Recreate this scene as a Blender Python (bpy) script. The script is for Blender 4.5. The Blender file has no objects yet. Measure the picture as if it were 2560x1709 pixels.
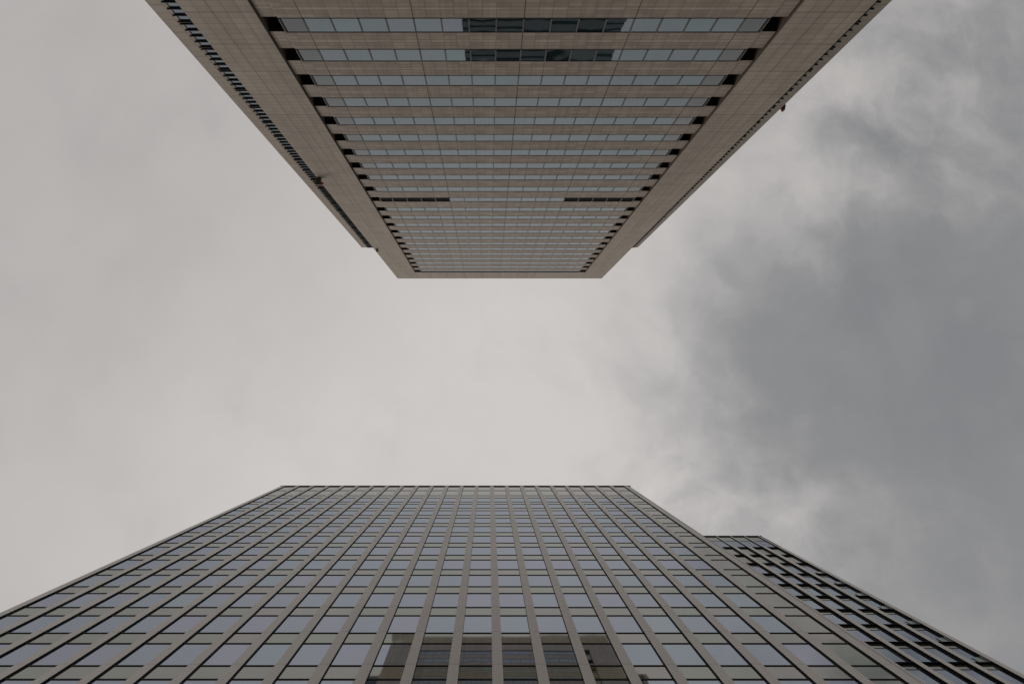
import bpy, bmesh, math, random
from mathutils import Vector

# ------------------------------------------------------------------ camera
TILT = 4.2049
EYE = 1.6
scene = bpy.context.scene
cam_d = bpy.data.cameras.new('camera')
cam_d.sensor_width = 36.0
cam_d.lens = 24.0
cam_d.shift_x = 0.02266
cam_d.clip_start = 0.1
cam_d.clip_end = 5000
cam = bpy.data.objects.new('camera', cam_d)
scene.collection.objects.link(cam)
cam.location = (0, 0, EYE)
cam.rotation_euler = (math.radians(180 + TILT), 0, 0)
scene.camera = cam

# ------------------------------------------------------------------ exposure
scene.view_settings.view_transform = 'Standard'
scene.view_settings.look = 'None'
scene.view_settings.exposure = 0.0
scene.view_settings.gamma = 1.0

# ------------------------------------------------------------------ sun (overcast: weak and wide)
SUN_EL, SUN_AZ = 40.6, 301.0          # degrees; azimuth clockwise from +Y (Nishita convention)
sun_d = bpy.data.lights.new('sun', 'SUN')
sun_d.energy = 0.5
sun_d.angle = math.radians(10)
sun_d.color = (1.0, 0.95, 0.88)
sun = bpy.data.objects.new('sun', sun_d)
scene.collection.objects.link(sun)
_e, _a = math.radians(SUN_EL), math.radians(SUN_AZ)
sd = Vector((math.sin(_a) * math.cos(_e), math.cos(_a) * math.cos(_e), math.sin(_e)))
sun.rotation_euler = sd.to_track_quat('Z', 'Y').to_euler()

# ------------------------------------------------------------------ world: overcast cloud deck over a Nishita sky
world = bpy.data.worlds.new('World')
scene.world = world
world.use_nodes = True
NT = world.node_tree
NT.nodes.clear()


class G:
    """tiny node-graph helper"""
    def __init__(self, nt):
        self.nt = nt

    def n(self, typ, **kw):
        nd = self.nt.nodes.new(typ)
        for k, v in kw.items():
            setattr(nd, k, v)
        return nd

    def put(self, nd, i, v):
        if hasattr(v, 'is_output'):
            self.nt.links.new(v, nd.inputs[i])
        else:
            nd.inputs[i].default_value = v

    def m(self, op, a, b=None, c=None, clamp=False):
        nd = self.n('ShaderNodeMath', operation=op, use_clamp=clamp)
        self.put(nd, 0, a)
        if b is not None:
            self.put(nd, 1, b)
        if c is not None:
            self.put(nd, 2, c)
        return nd.outputs[0]

    def vm(self, op, a, b=None):
        nd = self.n('ShaderNodeVectorMath', operation=op)
        self.put(nd, 0, a)
        if b is not None:
            self.put(nd, 1, b)
        return nd.outputs['Value'] if op in ('DOT_PRODUCT', 'LENGTH') else nd.outputs['Vector']

    def noise(self, v, scale, detail=4, rough=.5, dist=0.0):
        nd = self.n('ShaderNodeTexNoise')
        self.put(nd, 'Vector', v)
        nd.inputs['Scale'].default_value = scale
        nd.inputs['Detail'].default_value = detail
        nd.inputs['Roughness'].default_value = rough
        nd.inputs['Distortion'].default_value = dist
        return nd

    def mixc(self, f, a, b, mode='MIX'):
        nd = self.n('ShaderNodeMix', data_type='RGBA', blend_type=mode)
        self.put(nd, 0, f)
        self.put(nd, 6, a)
        self.put(nd, 7, b)
        return nd.outputs[2]

    def smooth(self, v, lo, hi, a=0.0, b=1.0):
        nd = self.n('ShaderNodeMapRange', interpolation_type='SMOOTHSTEP')
        self.put(nd, 0, v)
        nd.inputs[1].default_value = lo
        nd.inputs[2].default_value = hi
        nd.inputs[3].default_value = a
        nd.inputs[4].default_value = b
        return nd.outputs[0]


g = G(NT)
tc = g.n('ShaderNodeTexCoord')
sep = g.n('ShaderNodeSeparateXYZ')
NT.links.new(tc.outputs['Generated'], sep.inputs[0])
zc = g.m('MAXIMUM', sep.outputs[2], 0.10)
# position on the cloud deck, in units of its height (x east, y north)
comb = g.n('ShaderNodeCombineXYZ')
g.put(comb, 0, g.m('DIVIDE', sep.outputs[0], zc))
g.put(comb, 1, g.m('DIVIDE', sep.outputs[1], zc))
P0 = comb.outputs[0]
w1 = g.noise(P0, 2.2, 5, .55)
warp = g.vm('MULTIPLY', g.vm('SUBTRACT', w1.outputs['Color'], (.5, .5, .5)), (.20, .20, 0))
P = g.vm('ADD', P0, warp)
w2 = g.noise(P0, 7.0, 5, .6)
P = g.vm('ADD', P, g.vm('MULTIPLY', g.vm('SUBTRACT', w2.outputs['Color'], (.5, .5, .5)), (.06, .06, 0)))


def blob(cx, cy, rx, ry, w, vec):
    d = g.vm('MULTIPLY', g.vm('SUBTRACT', vec, (cx, cy, 0)), (1 / rx, 1 / ry, 0))
    return g.m('MULTIPLY', g.m('EXPONENT', g.m('MULTIPLY', g.vm('DOT_PRODUCT', d, d), -1.0)), w)


def total(lst):
    s = lst[0]
    for q in lst[1:]:
        s = g.m('ADD', s, q)
    return s


# bright veil around the hidden sun, greyer to the west
veil = total([blob(.00, .06, .50, .40, .135, P0), blob(-.45, .25, .5, .4, .03, P),
              blob(-.62, -.30, .45, .55, -.02, P), blob(.26, -.30, .25, .22, .025, P0), blob(.18, .12, .16, .14, .035, P0)])
soft = g.noise(P, 2.7, 6, .52)
veil = g.m('ADD', veil, g.m('MULTIPLY_ADD', soft.outputs['Fac'], .17, -.085))
far = g.m('MULTIPLY', g.smooth(g.vm('LENGTH', P0), .95, 2.2), .34)      # paler towards the unseen horizon, added to light both facades
bright = g.m('ADD', g.m('ADD', veil, .462), far)
# heavy grey bank to the east
dark = total([blob(.65, -.13, .25, .18, 1.02, P), blob(.52, .06, .31, .20, .46, P),
              blob(.78, .01, .18, .25, .38, P), blob(.66, .27, .38, .20, .44, P),
              blob(.68, -.37, .21, .13, .58, P), blob(.72, -.53, .20, .12, .52, P),
              blob(1.25, .1, .42, .6, .7, P), blob(1.15, -.75, .40, .4, .6, P), blob(.78, .62, .48, .28, .80, P), blob(.38, .07, .14, .20, .28, P), blob(.36, -.15, .10, .13, .28, P),
              blob(.572, -.285, .13, .035, -.42, P), blob(.60, -.455, .11, .05, -.38, P),
              blob(.735, -.385, .05, .09, -.30, P), blob(.425, .175, .13, .05, -.30, P),
              blob(.735, -.14, .03, .045, -.35, P), blob(.565, -.373, .07, .045, .30, P)])
lump = g.noise(P, 6.5, 6, .52)
lump2 = g.noise(P, 17.0, 5, .58)
dens = g.m('ADD', dark, g.m('MULTIPLY_ADD', lump.outputs['Fac'], .95, -.56))
rugged = g.m('ADD', blob(.70, -.42, .32, .24, .75, P0), g.m('ADD', blob(.32, .20, .22, .14, .60, P0), .30))
dens = g.m('ADD', dens, g.m('MULTIPLY', g.m('SUBTRACT', lump2.outputs['Fac'], .5), rugged))
cover = g.smooth(dens, -.12, 1.15)
bcol = g.n('ShaderNodeVectorMath', operation='SCALE')
bcol.inputs[0].default_value = (1.030, .986, .960)
NT.links.new(bright, bcol.inputs[3])
dcol = g.mixc(g.smooth(lump.outputs['Fac'], .3, .75), (.226, .231, .240, 1), (.262, .264, .270, 1))
cover = g.m('MULTIPLY', cover, g.smooth(g.vm('LENGTH', P0), 1.1, 2.4, 1.0, .45))
cloud = g.mixc(cover, bcol.outputs[0], dcol)
skyt = g.n('ShaderNodeTexSky', sky_type='NISHITA')
skyt.sun_disc = False
skyt.sun_elevation = math.radians(SUN_EL)
skyt.sun_rotation = math.radians(SUN_AZ)
blue = g.vm('MULTIPLY', skyt.outputs[0], (.08, .08, .08))
skycol = g.mixc(.97, blue, cloud)
# below the horizon: dull ground haze
skycol = g.mixc(g.smooth(sep.outputs[2], -.05, .06), (.16, .15, .14, 1), skycol)
bg = g.n('ShaderNodeBackground')
NT.links.new(skycol, bg.inputs[0])
bg.inputs[1].default_value = 1.0
out = g.n('ShaderNodeOutputWorld')
NT.links.new(bg.outputs[0], out.inputs[0])

# ------------------------------------------------------------------ materials
def newmat(name):
    m = bpy.data.materials.new(name)
    m.use_nodes = True
    nt = m.node_tree
    b = nt.nodes['Principled BSDF']
    return m, G(nt), b


def plain(name, col, rough=.6, spec=.3, var=0.12, scale=3.0, metallic=0.0):
    m, q, b = newmat(name)
    t = q.n('ShaderNodeTexCoord')
    nz = q.noise(t.outputs['Object'], scale, 5, .6)
    c = q.mixc(nz.outputs['Fac'], tuple(x * (1 - var) for x in col) + (1,), tuple(x * (1 + var) for x in col) + (1,))
    q.put(b, 'Base Color', c)
    b.inputs['Roughness'].default_value = rough
    b.inputs['Specular IOR Level'].default_value = spec
    b.inputs['Metallic'].default_value = metallic
    return m


def glass(name, col, ior, tint, rough=.02, blind=.35):
    m, q, b = newmat(name)
    t = q.n('ShaderNodeTexCoord')
    nz = q.noise(t.outputs['Object'], .8, 3, .5)
    c = q.mixc(nz.outputs['Fac'], tuple(x * .85 for x in col) + (1,), tuple(x * 1.15 for x in col) + (1,))
    # every pane a little different: tint, and here and there a drawn blind behind it
    isl = q.n('ShaderNodeNewGeometry').outputs['Random Per Island']
    oi = q.n('ShaderNodeObjectInfo').outputs['Random']
    rn = q.m('FRACT', q.m('ADD', q.m('MULTIPLY', isl, 7.31), q.m('MULTIPLY', oi, 3.17)))
    c = q.mixc(1.0, c, q.mixc(rn, (.6, .6, .6, 1), (1.35, 1.35, 1.35, 1)), 'MULTIPLY')
    c = q.mixc(q.smooth(rn, .90, .96, 0.0, blind), c, (.20, .195, .185, 1))
    q.put(b, 'Base Color', c)
    b.inputs['Roughness'].default_value = rough
    b.inputs['IOR'].default_value = ior
    tn = q.m('FRACT', q.m('MULTIPLY', rn, 5.3))
    q.put(b, 'Specular Tint', q.mixc(tn, (tint[0] * .97, tint[1] * 1.02, tint[2] * .985, 1), (tint[0] * 1.03, tint[1] * .985, tint[2] * 1.015, 1)))
    return m


def stone(name, w, h, base, jw=.022, ox=0.0, oz=0.0, heavy=(), var=.10, painted_glint=None, big=None):
    """granite slabs: brick grid in the wall plane, slab-to-slab variation, grain, weathering streaks"""
    m, q, b = newmat(name)
    t = q.n('ShaderNodeTexCoord')
    s = q.n('ShaderNodeSeparateXYZ')
    q.put(s, 0, t.outputs['Object'])
    cm = q.n('ShaderNodeCombineXYZ')
    q.put(cm, 0, q.m('ADD', s.outputs[0], ox))
    q.put(cm, 1, q.m('ADD', s.outputs[2], oz))
    v = cm.outputs[0]

    def brick(bw, bh, mortar, vec):
        bk = q.n('ShaderNodeTexBrick')
        bk.offset = 0.0
        bk.squash = 1.0
        q.put(bk, 'Vector', vec)
        bk.inputs['Color1'].default_value = (0, 0, 0, 1)
        bk.inputs['Color2'].default_value = (1, 1, 1, 1)
        bk.inputs['Mortar'].default_value = (.5, .5, .5, 1)
        bk.inputs['Scale'].default_value = 1.0
        bk.inputs['Mortar Size'].default_value = mortar
        bk.inputs['Mortar Smooth'].default_value = .1
        bk.inputs['Brick Width'].default_value = bw
        bk.inputs['Row Height'].default_value = bh
        return bk
    bk = brick(w, h, jw, v)
    lo = tuple(x * (1 - var) for x in base)
    hi = tuple(x * (1 + var) for x in base)
    lo = (lo[0] * 1.01, lo[1] * .985, lo[2] * .98)
    hi = (hi[0] * .985, hi[1] * 1.0, hi[2] * .99)
    col = q.mixc(bk.outputs['Color'], lo + (1,), hi + (1,))
    if big:
        bb = brick(big[0], big[1], 0.0, v)
        col = q.mixc(1.0, col, q.mixc(bb.outputs['Color'], (.965, .96, .96, 1), (1.035, 1.035, 1.03, 1)), 'MULTIPLY')
    gr = q.noise(t.outputs['Object'], 9.0, 6, .7)
    col = q.mixc(1.0, col, q.mixc(gr.outputs['Fac'], (.86, .86, .86, 1), (1.14, 1.14, 1.14, 1)), 'MULTIPLY')
    # long rain streaks
    sv = q.vm('MULTIPLY', t.outputs['Object'], (1.6, 1.0, .05))
    st = q.noise(sv, 1.0, 4, .6)
    col = q.mixc(1.0, col, q.mixc(q.smooth(st.outputs['Fac'], .3, .7), (.88, .88, .87, 1), (1.06, 1.06, 1.06, 1)), 'MULTIPLY')
    if painted_glint:  # patchy highlight line painted into the slab colour
        z0, z1, amt = painted_glint
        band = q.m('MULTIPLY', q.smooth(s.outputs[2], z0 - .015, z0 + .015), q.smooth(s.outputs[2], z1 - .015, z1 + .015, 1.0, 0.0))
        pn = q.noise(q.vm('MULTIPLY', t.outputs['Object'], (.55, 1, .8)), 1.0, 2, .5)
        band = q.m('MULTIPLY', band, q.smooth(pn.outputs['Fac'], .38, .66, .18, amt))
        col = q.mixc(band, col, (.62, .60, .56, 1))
    col = q.mixc(q.m('MULTIPLY', bk.outputs['Fac'], .62), col, (.055, .045, .04, 1))
    for (hw, hh, hx, hz, hm) in heavy:
        vec = q.vm('ADD', v, (hx, hz, 0))
        hb = brick(hw, hh, hm, vec)
        col = q.mixc(q.m('MULTIPLY', hb.outputs['Fac'], .85), col, (.035, .03, .026, 1))
    q.put(b, 'Base Color', col)
    b.inputs['Roughness'].default_value = .62
    b.inputs['Specular IOR Level'].default_value = .35
    bp = q.n('ShaderNodeBump')
    bp.inputs['Strength'].default_value = .25
    bp.inputs['Distance'].default_value = .01
    q.put(bp, 'Height', gr.outputs['Fac'])
    nt = m.node_tree
    nt.links.new(bp.outputs[0], b.inputs['Normal'])
    return m


GRANITE = (.385, .317, .256)
MODULE = 1.682
M_SPAN = stone('brown_granite_spandrel', MODULE / 2, .405, GRANITE, jw=.014, heavy=[(MODULE * 4, 400, 0, 200, .03)], painted_glint=(.98, 1.11, .6), var=.14)
M_PIER = stone('brown_granite_pier', .84, .625, (.412, .345, .281), jw=.016, heavy=[(400, 3.75, 200, 0, .03), (2.52, 400, .84, 200, .02)], var=.07, big=(2.52, 3.75))
M_PARA = stone('brown_granite_parapet', MODULE * 2, 7.2, (.412, .345, .281), jw=.03, var=.05, big=(1.7, 1.9))
M_WING = stone('brown_granite_wing', 1.0, .94, (.412, .345, .281), jw=.016, heavy=[(400, 3.75, 200, 0, .02)], var=.06)
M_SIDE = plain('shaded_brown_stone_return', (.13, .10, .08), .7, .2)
M_DARK = plain('dark_bronze_and_soffit_shade', (.022, .018, .016), .55, .2)
M_VOID = plain('unlit_interior', (.010, .008, .007), .9, .05)
M_BRONZE = plain('brown_mullion_metal', (.11, .095, .085), .45, .4)
M_LOUVRE = plain('black_louvre_metal', (.022, .022, .023), .5, .25)
M_GLASS_A = glass('blue_grey_window_glass', (.020, .036, .042), 2.95, (.815, .96, 1.045), .02, .12)
M_GLASS_E = glass('clear_corner_glass', (.036, .042, .042), 2.15, (.88, .96, 1.0))
M_GLASS_B = glass('silver_blue_window_glass', (.020, .027, .036), 4.9, (.85, .925, 1.07))
M_GLASS_S = glass('grey_green_spandrel_glass', (.050, .050, .042), 3.75, (.97, .99, .935), .03, 0.0)
M_GLASS_G = glass('pale_green_glass', (.09, .13, .115), 2.2, (.9, 1.0, .97))


def panel_metal(name, base, pitch, zoff):
    """painted metal cladding with a joint every storey"""
    m, q, b = newmat(name)
    t = q.n('ShaderNodeTexCoord')
    s = q.n('ShaderNodeSeparateXYZ')
    q.put(s, 0, t.outputs['Object'])
    fz = q.m('FRACT', q.m('DIVIDE', q.m('ADD', s.outputs[2], zoff), pitch))
    joint = q.m('LESS_THAN', q.m('ABSOLUTE', q.m('SUBTRACT', fz, .5)), .024 / pitch)
    cell = q.n('ShaderNodeTexWhiteNoise', noise_dimensions='2D')
    cv = q.n('ShaderNodeCombineXYZ')
    q.put(cv, 0, q.m('FLOOR', q.m('DIVIDE', s.outputs[0], 1.901)))
    q.put(cv, 1, q.m('FLOOR', q.m('ADD', q.m('DIVIDE', q.m('ADD', s.outputs[2], zoff), pitch), .5)))
    q.put(cell, 0, cv.outputs[0])
    col = q.mixc(cell.outputs['Value'], tuple(x * .965 for x in base) + (1,), tuple(x * 1.035 for x in base) + (1,))
    nz = q.noise(q.vm('MULTIPLY', t.outputs['Object'], (2.5, 2.5, .12)), 1.0, 5, .6)
    col = q.mixc(1.0, col, q.mixc(nz.outputs['Fac'], (.90, .90, .89, 1), (1.08, 1.08, 1.08, 1)), 'MULTIPLY')
    gn = q.noise(t.outputs['Object'], 14.0, 4, .7)
    col = q.mixc(1.0, col, q.mixc(gn.outputs['Fac'], (.96, .96, .96, 1), (1.04, 1.04, 1.04, 1)), 'MULTIPLY')
    col = q.mixc(q.m('MULTIPLY', joint, .6), col, (.06, .055, .05, 1))
    q.put(b, 'Base Color', col)
    b.inputs['Roughness'].default_value = .40
    b.inputs['Specular IOR Level'].default_value = .75
    return m


PITCH_B = 4.086
M_PILA = panel_metal('taupe_metal_pilaster', (.565, .53, .487), PITCH_B, 0.0)
M_TRIM = plain('grey_edge_trim', (.36, .345, .325), .5, .4)
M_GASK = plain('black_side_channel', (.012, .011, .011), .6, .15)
M_COPE = plain('dark_roof_coping', (.03, .022, .02), .5, .3)
M_CONC = plain('dark_grey_concrete', (.17, .168, .165), .8, .2, .15, .4)
M_RED = plain('red_lens', (.45, .04, .02), .2, .5)
M_HOUS = plain('brown_lamp_housing', (.10, .075, .055), .6, .3)
M_WHITE = plain('white_lamp_bracket', (.7, .68, .65), .5, .3)


def slab_ground(name, c1, c2, w, h):
    m, q, b = newmat(name)
    t = q.n('ShaderNodeTexCoord')
    bk = q.n('ShaderNodeTexBrick')
    q.put(bk, 'Vector', t.outputs['Object'])
    bk.inputs['Color1'].default_value = c1 + (1,)
    bk.inputs['Color2'].default_value = c2 + (1,)
    bk.inputs['Mortar'].default_value = (.08, .078, .075, 1)
    bk.inputs['Scale'].default_value = 1.0
    bk.inputs['Mortar Size'].default_value = .008
    bk.inputs['Brick Width'].default_value = w
    bk.inputs['Row Height'].default_value = h
    nz = q.noise(t.outputs['Object'], .6, 6, .65)
    col = q.mixc(1.0, bk.outputs['Color'], q.mixc(nz.outputs['Fac'], (.75, .75, .75, 1), (1.2, 1.2, 1.2, 1)), 'MULTIPLY')
    q.put(b, 'Base Color', col)
    b.inputs['Roughness'].default_value = .8
    return m


M_PAVE = slab_ground('paving_slabs', (.27, .26, .245), (.32, .31, .29), .6, .6)
M_ASPH = plain('asphalt', (.05, .05, .052), .85, .3, .3, 6.0)

# ------------------------------------------------------------------ mesh helpers
col = scene.collection


class MB:
    """collects boxes and panes in world coordinates, links them as one mesh object"""
    def __init__(self):
        self.bm = bmesh.new()
        self.flat = []

    def box(self, x0, x1, y0, y1, z0, z1, mat=0, side=None, under=None):
        v = [self.bm.verts.new((x, y, z)) for x in (x0, x1) for y in (min(y0, y1), max(y0, y1)) for z in (z0, z1)]
        f = lambda *i: self.bm.faces.new([v[k] for k in i])
        xs = [f(0, 1, 3, 2), f(4, 6, 7, 5)]
        ys = [f(0, 4, 5, 1), f(2, 3, 7, 6)]
        bot = f(0, 2, 6, 4)
        top = f(1, 5, 7, 3)
        for q in xs + ys + [bot, top]:
            q.material_index = mat
        if side is not None:
            for q in xs:
                q.material_index = side
        if under is not None:
            bot.material_index = under
        return v

    def prism(self, pts, z0, z1, mat=0):
        """vertical prism over a counter-clockwise outline"""
        a = [self.bm.verts.new((x, y, z0)) for x, y in pts]
        b = [self.bm.verts.new((x, y, z1)) for x, y in pts]
        n = len(pts)
        fs = [self.bm.faces.new(a[::-1]), self.bm.faces.new(b)]
        for i in range(n):
            j = (i + 1) % n
            fs.append(self.bm.faces.new((a[i], a[j], b[j], b[i])))
        for q in fs:
            q.material_index = mat

    def pane(self, x0, x1, z0, z1, y, out, rng, bow=.0012, tilt=.0010, mat=0, n=4):
        """a slightly pillowed and tilted sheet of glass; out = -1/+1 is the side it faces along y"""
        w, h = (x1 - x0) / 2, (z1 - z0) / 2
        b = rng.gauss(.3, 1) * bow
        tx, tz = rng.gauss(0, tilt), rng.gauss(0, tilt)
        rows = []
        for i in range(n + 1):
            u = -1 + 2 * i / n
            r = []
            for j in range(n + 1):
                v = -1 + 2 * j / n
                d = b * (1 - u * u) * (1 - v * v) + tx * w * u + tz * h * v
                r.append(self.bm.verts.new((x0 + w * (1 + u), y + out * d, z0 + h * (1 + v))))
            rows.append(r)
        for i in range(n):
            for j in range(n):
                q = [rows[i][j], rows[i + 1][j], rows[i + 1][j + 1], rows[i][j + 1]]   # faces -y
                if out > 0:
                    q.reverse()
                fc = self.bm.faces.new(q)
                fc.smooth = True
                fc.material_index = mat

    def cyl(self, p0, p1, r0, r1, n=12, mat=0):
        p0, p1 = Vector(p0), Vector(p1)
        ax = (p1 - p0).normalized()
        q = ax.to_track_quat('Z', 'Y')
        ring = []
        for p, r in ((p0, r0), (p1, r1)):
            ring.append([self.bm.verts.new(p + q @ Vector((r * math.cos(2 * math.pi * k / n), r * math.sin(2 * math.pi * k / n), 0))) for k in range(n)])
        fs = [self.bm.faces.new(ring[0][::-1]), self.bm.faces.new(ring[1])]
        for k in range(n):
            l = (k + 1) % n
            fs.append(self.bm.faces.new((ring[0][k], ring[0][l], ring[1][l], ring[1][k])))
        for f_ in fs:
            f_.material_index = mat

    def build(self, name, mats, parent=None, origin=(0, 0, 0)):
        """origin: world position of the object's own zero"""
        o3 = Vector(origin)
        for v in self.bm.verts:
            v.co -= o3
        me = bpy.data.meshes.new(name)
        self.bm.to_mesh(me)
        self.bm.free()
        for m in (mats if isinstance(mats, (list, tuple)) else [mats]):
            me.materials.append(m)
        o = bpy.data.objects.new(name, me)
        col.objects.link(o)
        if parent is not None:
            pw = Vector((0, 0, 0))
            p = parent
            while p is not None:
                pw += p.location
                p = p.parent
            o.parent = parent
            o.location = o3 - pw
        else:
            o.location = o3
        return o


def thing(name, loc, label, cat, group=None):
    o = bpy.data.objects.new(name, None)
    o.empty_display_size = 1
    col.objects.link(o)
    o.location = loc
    o['label'] = label
    o['category'] = cat
    if group:
        o['group'] = group
    return o


TN, CS = math.tan(math.radians(TILT)), math.cos(math.radians(TILT))
FP = 1707 / CS ** 2


def seen(x, y, z):
    """how large one square metre facing the street at this place shows in the photo (0 when outside it)"""
    zz = (z - EYE) - y * TN
    if zz < 5:
        return 0
    px = 1222 + 1707 * x / CS / zz
    py = 980 + FP * y / zz
    if not (0 < px < 2560 and 0 < py < 1709):
        return 0
    return abs(y) / zz ** 3


def split(items, n=100):
    """the n largest-looking items, and the rest"""
    r = sorted(items, key=lambda t: -t[0])
    return [t for t in r[:n] if t[0] > 0], r[n:] + [t for t in r[:n] if t[0] <= 0]


# ------------------------------------------------------------------ ground
def sheet(name, x0, x1, y0, y1, z, m):
    b = MB()
    vs = [b.bm.verts.new(p) for p in ((x0, y0, z), (x1, y0, z), (x1, y1, z), (x0, y1, z))]
    b.bm.faces.new(vs)
    o = b.build(name, m)
    o['kind'] = 'structure'
    return o


sheet('ground', -1500, 1500, -1500, 1500, 0.0, M_ASPH)
b = MB()
b.box(-400, 400, -22.4, -9.0, -.3, .12)
b.build('pavement', M_PAVE)['kind'] = 'structure'
b = MB()
b.box(-400, 400, -2.5, 11.8, -.3, .12)
b.build('pavement', M_PAVE)['kind'] = 'structure'

# ------------------------------------------------------------------ upper tower (brown granite), facade faces +y
DA = 22.5
CA = 2.15
A = thing('office_tower', (CA, -DA, 0), 'tall brown granite office tower with grey ribbon windows and lower set-back wings', 'tower')
rng = random.Random(4)
ya = lambda d: -(DA + d)            # d = depth behind the pier face
BAY, REC, HALF = 14.95, 16.05, 20.25
sills = [39.82, 43.59, 47.33, 51.07, 54.80, 58.56, 62.31, 66.08, 69.83, 74.03, 78.13, 82.50, 86.41, 90.35,
         94.30, 98.25, 102.15, 106.05, 110.02, 114.0, 117.9, 121.75, 125.55]
WIN_H = 1.70
sills = [s + EYE for s in sills]
k0 = sills[0]
sills = [k0 - 3.75 * k for k in range(10, 0, -1)] + sills
MECH = len(sills) - 13              # the storey with louvred ends
TOP_A = 134.31 + EYE
# body behind the skin
b = MB()
b.box(CA - REC + .02, CA + REC - .02, ya(1.25), ya(40), 0, TOP_A - .5, 0)
b.build('core', M_VOID, A, (CA, -DA, 0))
# piers
for s in (-1, 1):
    b = MB()
    xs = sorted((CA + s * REC, CA + s * HALF))
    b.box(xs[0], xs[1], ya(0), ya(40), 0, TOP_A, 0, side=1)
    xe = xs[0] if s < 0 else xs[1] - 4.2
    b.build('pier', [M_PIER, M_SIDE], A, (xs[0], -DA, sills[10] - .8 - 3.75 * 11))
# spandrels, one per storey, lying just behind the pier face
edges = [0.0] + [v for s in sills for v in (s, s + WIN_H)]
for i in range(len(sills)):
    z0 = edges[2 * i]
    z1 = edges[2 * i + 1]
    b = MB()
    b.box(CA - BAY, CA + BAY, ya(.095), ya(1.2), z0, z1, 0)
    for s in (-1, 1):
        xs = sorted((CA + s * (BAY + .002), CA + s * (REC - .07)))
        b.box(xs[0], xs[1], ya(.17), ya(1.22), z0 - .003, z1 + .003, 0, under=1)  # stone underside coloured dark: niche shade painted on the soffit
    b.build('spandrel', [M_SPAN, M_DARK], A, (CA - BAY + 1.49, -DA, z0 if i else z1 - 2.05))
b = MB()
b.box(CA - REC + .003, CA + REC - .003, ya(.004), ya(39.9), sills[-1] + WIN_H, TOP_A)
b.build('parapet', M_PARA, A, (CA - BAY + 1.49, -DA, sills[-1] + WIN_H))
# window bands
mull = [CA - BAY] + [CA - BAY + 1.49 + MODULE * k for k in range(17)] + [CA + BAY]
panes = []
for i, s in enumerate(sills):
    z0, z1 = s, s + WIN_H
    b = MB()
    b.box(CA - BAY, CA + BAY, ya(.085), ya(.18), z0 + .001, z0 + .075, 1)
    b.box(CA - BAY, CA + BAY, ya(.088), ya(.18), z1 - .05, z1 - .001, 1)
    for k, x in enumerate(mull):
        if k == 0:
            b.box(x + .001, x + .075, ya(.055), ya(.3), z0 + .076, z1 - .051, 0)
            b.box(x + .11, x + .15, ya(.075), ya(.18), z0 + .076, z1 - .051, 1)
        elif k == 18:
            b.box(x - .075, x - .001, ya(.055), ya(.3), z0 + .076, z1 - .051, 0)
            b.box(x - .15, x - .11, ya(.075), ya(.18), z0 + .076, z1 - .051, 1)
        else:
            b.box(x - .042, x + .042, ya(.065), ya(.18), z0 + .076, z1 - .051, 0)
    b.build('window_frame', [M_BRONZE, M_DARK], A, (CA, -DA, z0))
    for k in range(18):
        x0, x1 = mull[k], mull[k + 1]
        if i == MECH and (k < 5 or k > 12):
            l = MB()
            n = 9
            hh = (WIN_H - .2) / n
            for q in range(n):
                zz = z0 + .1 + q * hh
                l.box(x0 + .05, x1 - .05, ya(.13), ya(.22), zz, zz + .03)
                l.box(x0 + .05, x1 - .05, ya(.24), ya(.26), zz + .031, zz + hh - .001)
            l.build('louvre', M_LOUVRE, A, ((x0 + x1) / 2, -DA, z0))
        else:
            a = seen((x0 + x1) / 2, ya(.113), s + .8)
            panes.append((a, i, k, x0 + .001, x1 - .001, z0, z1))
big, rest = split(panes, 100)
for (a, i, k, x0, x1, z0, z1) in big:
    l = MB()
    l.pane(x0, x1, z0, z1, ya(.113), 1, rng, .0022, .0013)
    l.build('window', M_GLASS_E if k in (0, 17) else M_GLASS_A, A, ((x0 + x1) / 2, ya(.113), z0))
l = MB()
for (a, i, k, x0, x1, z0, z1) in rest:
    l.pane(x0, x1, z0, z1, ya(.113), 1, rng, .0022, .0013, 1 if k in (0, 17) else 0)
l.build('window', [M_GLASS_A, M_GLASS_E], A, (CA, ya(.113), sills[0]))['kind'] = 'stuff'
# set-back wings with a slot of louvred glass next to the front block
DW = 27.4
yw = lambda d: -(DW + d)
TOP_W = 128.07 + EYE
S_IN = 21.6
for s in (-1, 1):
    W_OUT, S_OUT = (26.3, 25.0) if s < 0 else (26.15, 25.24)
    b = MB()
    X = lambda q0, q1: sorted((CA + s * q0, CA + s * q1))
    x = X(S_OUT, W_OUT)
    b.box(x[0], x[1], yw(0), yw(34), 0, TOP_W)
    x = X(HALF + .003, S_IN)
    b.box(x[0], x[1], yw(.003), yw(34), 0, TOP_W)
    x = X(S_IN + .002, S_OUT - .002)
    b.box(x[0], x[1], yw(.42), yw(34), 0, TOP_W - .01)
    w = b.build('side_wing', M_WING, A, (CA + s * W_OUT, -DW, sills[10] - .8 - 3.75 * 11))
    b = MB()
    x = X(S_IN + .004, S_OUT - .004)
    b.pane(x[0], x[1], 0, TOP_W - .6, yw(.012), 1, rng, 0, 0, 0, 2)
    b.build('slot_window', M_GLASS_A, w, (CA + s * S_OUT, yw(.012), 0))
    b = MB()
    z = sills[10] + 1.35
    while z > 4:
        z -= 3.75
    zs = []
    while z < TOP_W:
        zs += [z, z + .33] + [z + .33 + .855 * k for k in (1, 2, 3)]
        z += 3.75
    for zz in zs:
        if zz < TOP_W - .15:
            xf = X(S_IN, S_OUT + .19)
            b.box(xf[0], xf[1], yw(-.105), yw(-.003), zz, zz + .08)
    xj = X(S_OUT - .11, S_OUT - .003)
    b.box(xj[0], xj[1], yw(-.002), yw(.2), 0, TOP_W - .3)
    b.build('sunshade_fins', M_DARK, w, (CA + s * S_OUT, -DW, 0))

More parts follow.
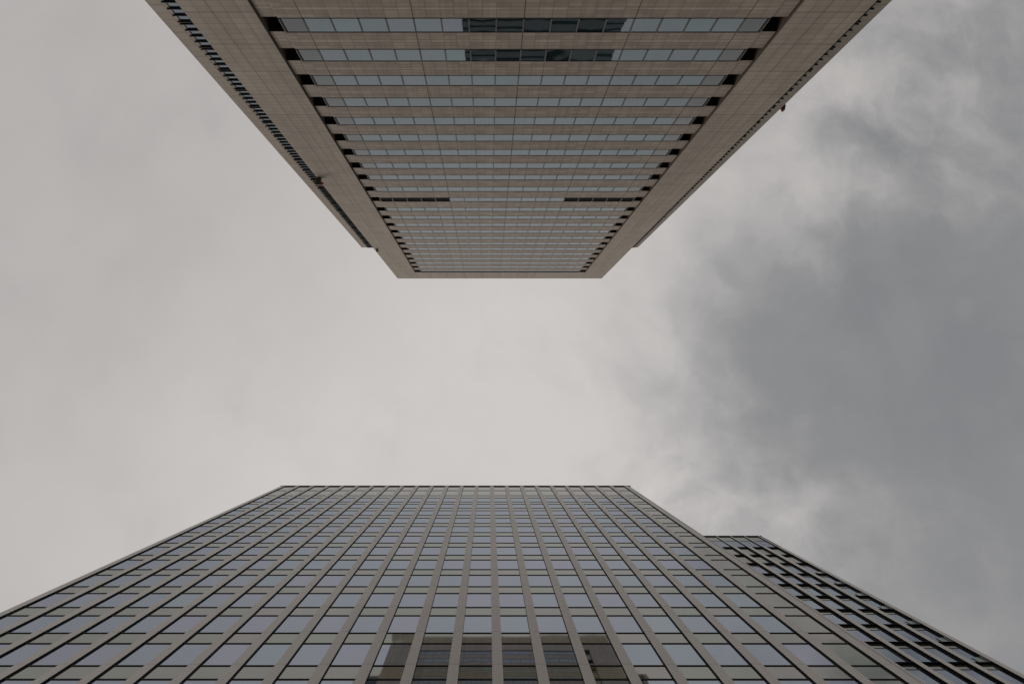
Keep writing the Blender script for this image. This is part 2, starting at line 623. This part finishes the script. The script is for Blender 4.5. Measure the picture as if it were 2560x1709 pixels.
# ------------------------------------------------------------------ lower tower (metal pilasters and mirror glass), facade faces -y
DB = 11.9
XB0, MB_, PW = -26.47, 1.901, .465
yb = lambda d: DB + d


def metal_tower_lines(first, n):
    return [first + PITCH_B * k for k in range(n)]


B = thing('office_tower', (-4.2, DB, 0), 'wide office tower of taupe pilasters and flush blue grey mirror windows', 'tower')
TOP_B = 88.41 + EYE
XB1 = 18.03
wb = [30.97 + EYE + PITCH_B * (k - 7) for k in range(7 + 12)]      # window bottoms
WB_H = 2.66
b = MB()
b.box(XB0 + .05, XB1 - .06, yb(.22), yb(17), 0, TOP_B - .25)
b.build('core', M_TRIM, B, (-4.2, DB, 0))
for k in range(24):
    x = XB0 + MB_ * k
    b = MB()
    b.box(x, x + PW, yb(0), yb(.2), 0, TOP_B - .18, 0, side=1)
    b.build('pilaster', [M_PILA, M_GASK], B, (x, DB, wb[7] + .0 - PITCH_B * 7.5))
# chamfered corner trims
b = MB()
b.prism([(XB0 + MB_ * 23 + PW + .012, yb(.02)), (XB1 - .02, yb(.10)), (XB1, yb(.3)), (XB1, yb(17)), (XB0 + MB_ * 23 + PW + .012, yb(17))], 0, TOP_B - .18)
b.build('corner_trim', M_TRIM, B, (XB1, DB, 0))
b = MB()
b.box(XB0 - .12, XB1 + .05, yb(-.02), yb(1.2), TOP_B - .175, TOP_B)
b.build('roof_coping', M_COPE, B, (-4.2, DB, TOP_B))
lines = []
panels = []      # (area, kind, x0, x1, z0, z1)
zrows = []
for z in wb:
    zrows.append((z, z + WB_H, 'w'))
    zrows.append((z + WB_H, z + PITCH_B, 's'))
    lines += [z, z + WB_H]
zt = wb[-1] + PITCH_B - .85
zrows[-2] = (wb[-1], 78.8 + EYE, 'w')
zrows[-1] = (78.8 + EYE, 80.49 + EYE, 's')
lines[-1] = 78.8 + EYE
zrows += [(80.49 + EYE, 84.53 + EYE, 's'), (84.53 + EYE, TOP_B - .2, 's')]
lines += [80.49 + EYE, 84.53 + EYE]
for z in lines:
    b = MB()
    b.box(XB0 + .1, XB1 - .4, yb(.055), yb(.12), z - .036, z + .036)
    b.build('transom', M_DARK, B, (XB0, DB, z))
for k in range(23):
    x0, x1 = XB0 + MB_ * k + PW - .02, XB0 + MB_ * (k + 1) + .02
    for (z0, z1, kd) in zrows:
        a = seen((x0 + x1) / 2, yb(.1), (z0 + z1) / 2) * (z1 - z0)
        panels.append((a, 's' if (k == 22 and kd == 'w' and z0 > 28) else kd, kd, x0, x1, z0, z1))
for kd, nm, mt in (('w', 'window', M_GLASS_B), ('s', 'spandrel_panel', M_GLASS_S)):
    big, rest = split([p for p in panels if p[1] == kd], 100)
    for (a, _k, _o, x0, x1, z0, z1) in big:
        l = MB()
        l.pane(x0, x1, z0, z1, yb(.085), -1, rng, .0013, .00015)
        l.build(nm, mt, B, ((x0 + x1) / 2, yb(.085), z0))
    l = MB()
    for (a, _k, _o, x0, x1, z0, z1) in rest:
        l.pane(x0, x1, z0, z1, yb(.085), -1, rng, .0013, .00015)
    l.build(nm, mt, B, (XB0, yb(.085), 0))['kind'] = 'stuff'

# ------------------------------------------------------------------ its smaller neighbour on the right, same module, deep sunshades
DD = 19.37
yd = lambda d: DD + d
XD0, XD1 = 19.25, 36.85
ND = 9
xp = [30.67 + 1.903 * (k - 5) for k in range(ND)]      # left edges of the pilasters
D = thing('office_tower', (28, DD, 0), 'smaller tower partly hidden at the right, with deep black sunshade grid between taupe pilasters', 'tower')
TOP_D = 94.2 + EYE
fins = [91.6 - 4.05, 83.48, 79.49, 75.0]
fins = [f_ + EYE for f_ in fins]
while fins[-1] > 8:
    fins.append(fins[-1] - 4.03)
DEP = .19
b = MB()
b.box(XD0, XD1 - .06, yd(DEP + .15), yd(14), 0, TOP_D - .25)
b.build('core', M_TRIM, D, (28, DD, 0))
for k in range(ND):
    b = MB()
    w = .30
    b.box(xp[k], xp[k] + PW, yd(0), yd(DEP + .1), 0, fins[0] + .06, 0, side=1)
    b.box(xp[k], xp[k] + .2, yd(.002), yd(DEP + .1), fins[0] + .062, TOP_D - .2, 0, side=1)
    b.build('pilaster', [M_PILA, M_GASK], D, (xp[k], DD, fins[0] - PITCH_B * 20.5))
b = MB()
xe = xp[-1] + PW + .01
b.prism([(xe, yd(.02)), (XD1 - .02, yd(.1)), (XD1, yd(.35)), (XD1, yd(14)), (xe, yd(14))], 0, TOP_D - .2)
b.build('corner_trim', M_TRIM, D, (XD1, DD, 0))
b = MB()
b.box(XD0, XD1 + .05, yd(-.02), yd(1.2), TOP_D - .195, TOP_D)
b.build('roof_coping', M_COPE, D, (28, DD, TOP_D))
for fz in fins:
    b = MB()
    b.box(XD0, xp[-1], yd(.02), yd(DEP + .1), fz, fz + .05)
    b.build('sunshade', M_GASK, D, (28, DD, fz))
dp = []
for k in range(-1, ND - 1):
    x0 = (xp[k] + PW if k >= 0 else XD0) - .02
    x1 = xp[k + 1] + .02
    for i in range(len(fins) - 1):
        zt, zb = fins[i], fins[i + 1] + .05
        zm = zt - .95
        solid = i < 2
        dp.append((seen((x0 + x1) / 2, yd(DEP), (zt + zm) / 2) * (zt - zm), 's', x0, x1, zm, zt))
        dp.append((seen((x0 + x1) / 2, yd(DEP), (zb + zm) / 2) * (zm - zb), 's' if solid else 'w', x0, x1, zb, zm))
for kd, nm, mt in (('w', 'window', M_GLASS_B), ('s', 'spandrel_panel', M_GLASS_S)):
    big, rest = split([p for p in dp if p[1] == kd], 75)
    for (a, _k, x0, x1, z0, z1) in big:
        l = MB()
        l.pane(x0, x1, z0, z1, yd(DEP), -1, rng, .002, .0006)
        l.build(nm, mt, D, ((x0 + x1) / 2, yd(DEP), z0))
    if rest:
        l = MB()
        for (a, _k, x0, x1, z0, z1) in rest:
            l.pane(x0, x1, z0, z1, yd(DEP), -1, rng, .002, .0006)
        l.build(nm, mt, D, (28, yd(DEP), 0))['kind'] = 'stuff'
# top storey: glass almost flush with the pilasters
for k in range(-1, ND - 1):
    x0 = (xp[k] + .2 if k >= 0 else XD0) - .02
    x1 = xp[k + 1] + .02
    l = MB()
    l.pane(x0, x1, fins[0] + .07, 91.24 + EYE, yd(.1), -1, rng)
    l.build('window', M_GLASS_B, D, ((x0 + x1) / 2, yd(.1), fins[0]))
    l = MB()
    l.pane(x0, x1, 91.24 + EYE, TOP_D - .2, yd(.1), -1, rng)
    l.build('spandrel_panel', M_GLASS_S, D, ((x0 + x1) / 2, yd(.1), 91.24 + EYE))
for z in [91.24 + EYE] + [f_ - .95 for f_ in fins[2:-1]]:
    b = MB()
    d0 = .08 if z > fins[0] else DEP - .02
    b.box(XD0, xp[-1], yd(d0), yd(d0 + .06), z - .04, z + .04)
    b.build('transom', M_DARK, D, (28, DD, z))
# pale green glass leaves in the last bay
for i in range(2, len(fins) - 1):
    x1 = xp[-1]
    zb = fins[i + 1] + .06
    if seen(x1 - .3, DD, zb) <= 0:
        continue
    b = MB()
    b.box(x1 - .75, x1 - .05, yd(DEP - .05), yd(DEP - .03), zb, zb + 1.15)
    b.box(x1 - .09, x1 - .05, yd(DEP - .15), yd(DEP - .055), zb, zb + 1.15)
    b.build('balustrade', M_GLASS_G, D, (x1, DD, zb))

# ------------------------------------------------------------------ taller tower behind, seen only mirrored in the upper tower's glass
DC = 33.0
yc = lambda d: DC + d
C = thing('office_tower', (12, DC, 0), 'dark banded tower seen only as a reflection in the lowest windows of the granite tower', 'tower')
TOP_C = 158.9 + EYE
XC0, XC1 = -5.5, 29.1
b = MB()
b.box(XC0 + .9, XC1 - .9, yc(.9), yc(18), 0, TOP_C - 1)
b.build('core', M_CONC, C, (12, DC, 0))
z = TOP_C - 3.2
n = 0
sp = MB()
while z > 60:
    b = MB()
    b.box(XC0, XC1, yc(0), yc(18.5), z, z + 2.85, 0, under=1)
    b.build('spandrel', [M_CONC, M_VOID], C, (12, DC, z))
    b = MB()
    for q in range(12):
        x0 = XC0 + .6 + (XC1 - XC0 - 1.2) / 12 * q
        x1 = x0 + (XC1 - XC0 - 1.2) / 12
        b.pane(x0 + .06, x1 - .06, z - 1.25, z, yc(.55), -1, rng, 0, 0, 0, 1)
        b.box(x0 - .06, x0 + .06, yc(.5), yc(.88), z - 1.25, z, 1)
    b.build('window_band', [M_GLASS_B, M_DARK], C, (12, DC, z))
    z -= 4.1

# ------------------------------------------------------------------ obstruction lights bracketed to the granite tower
def lamp(x, y, z, dx, dy, label, small=1.0):
    """box housing that reaches out from the wall along (dx, dy), a red lens beside its outer end"""
    t = thing('obstruction_light', (x, y, z), label, 'warning light', 'warning lights on the granite tower')
    L = .78
    px, py = -dy, dx
    b = MB()
    c = [(x + px * u + dx * v, y + py * u + dy * v) for u, v in ((-.21, -.02), (.21, -.02), (.21, L), (-.21, L))]
    area = sum(c[i][0] * c[(i + 1) % 4][1] - c[(i + 1) % 4][0] * c[i][1] for i in range(4))
    if area < 0:
        c.reverse()
    b.prism(c, z, z + .5)
    b.build('housing', M_HOUS, t, (x, y, z))
    sx = 1 if dy else 0
    cx, cy = x + dx * (L - .15) + (.36 if dy else 0), y + dy * (L - .15) + (.34 if dx else 0)
    b = MB()
    b.cyl((cx, cy, z + .05), (cx, cy, z + .3), .13, .13, 12, 0)
    b.cyl((cx, cy, z + .301), (cx, cy, z + .42), .16, .16, 12, 1)
    b.build('lens', [M_RED, M_WHITE], t, (cx, cy, z))
    b = MB()
    xs = sorted((x + dx * (L - .2), cx)) if dy == 0 else [x + .2, cx]
    if dy:
        b.box(x + .205, cx - .13, cy - .04, cy + .04, z + .32, z + .4)
    else:
        b.box(cx - .04, cx + .04, y + .205, cy - .13, z + .32, z + .4)
    b.build('bracket', M_WHITE, t, (cx, cy, z))
    t.scale = (small,) * 3
    return t


lamp(CA - HALF + .22, -DA, 70.2 + EYE, 0, 1, 'boxy warning light with red lens at the left edge of the granite tower')
lamp(CA + W_OUT, -(DW + .6), 65.0 + EYE, 1, 0, 'warning light in silhouette against the sky beyond the right wing edge')
lamp(CA - HALF + .5, -DA, 106.0 + EYE, 0, 1, 'tiny far warning light just above the left wing roof', .6)
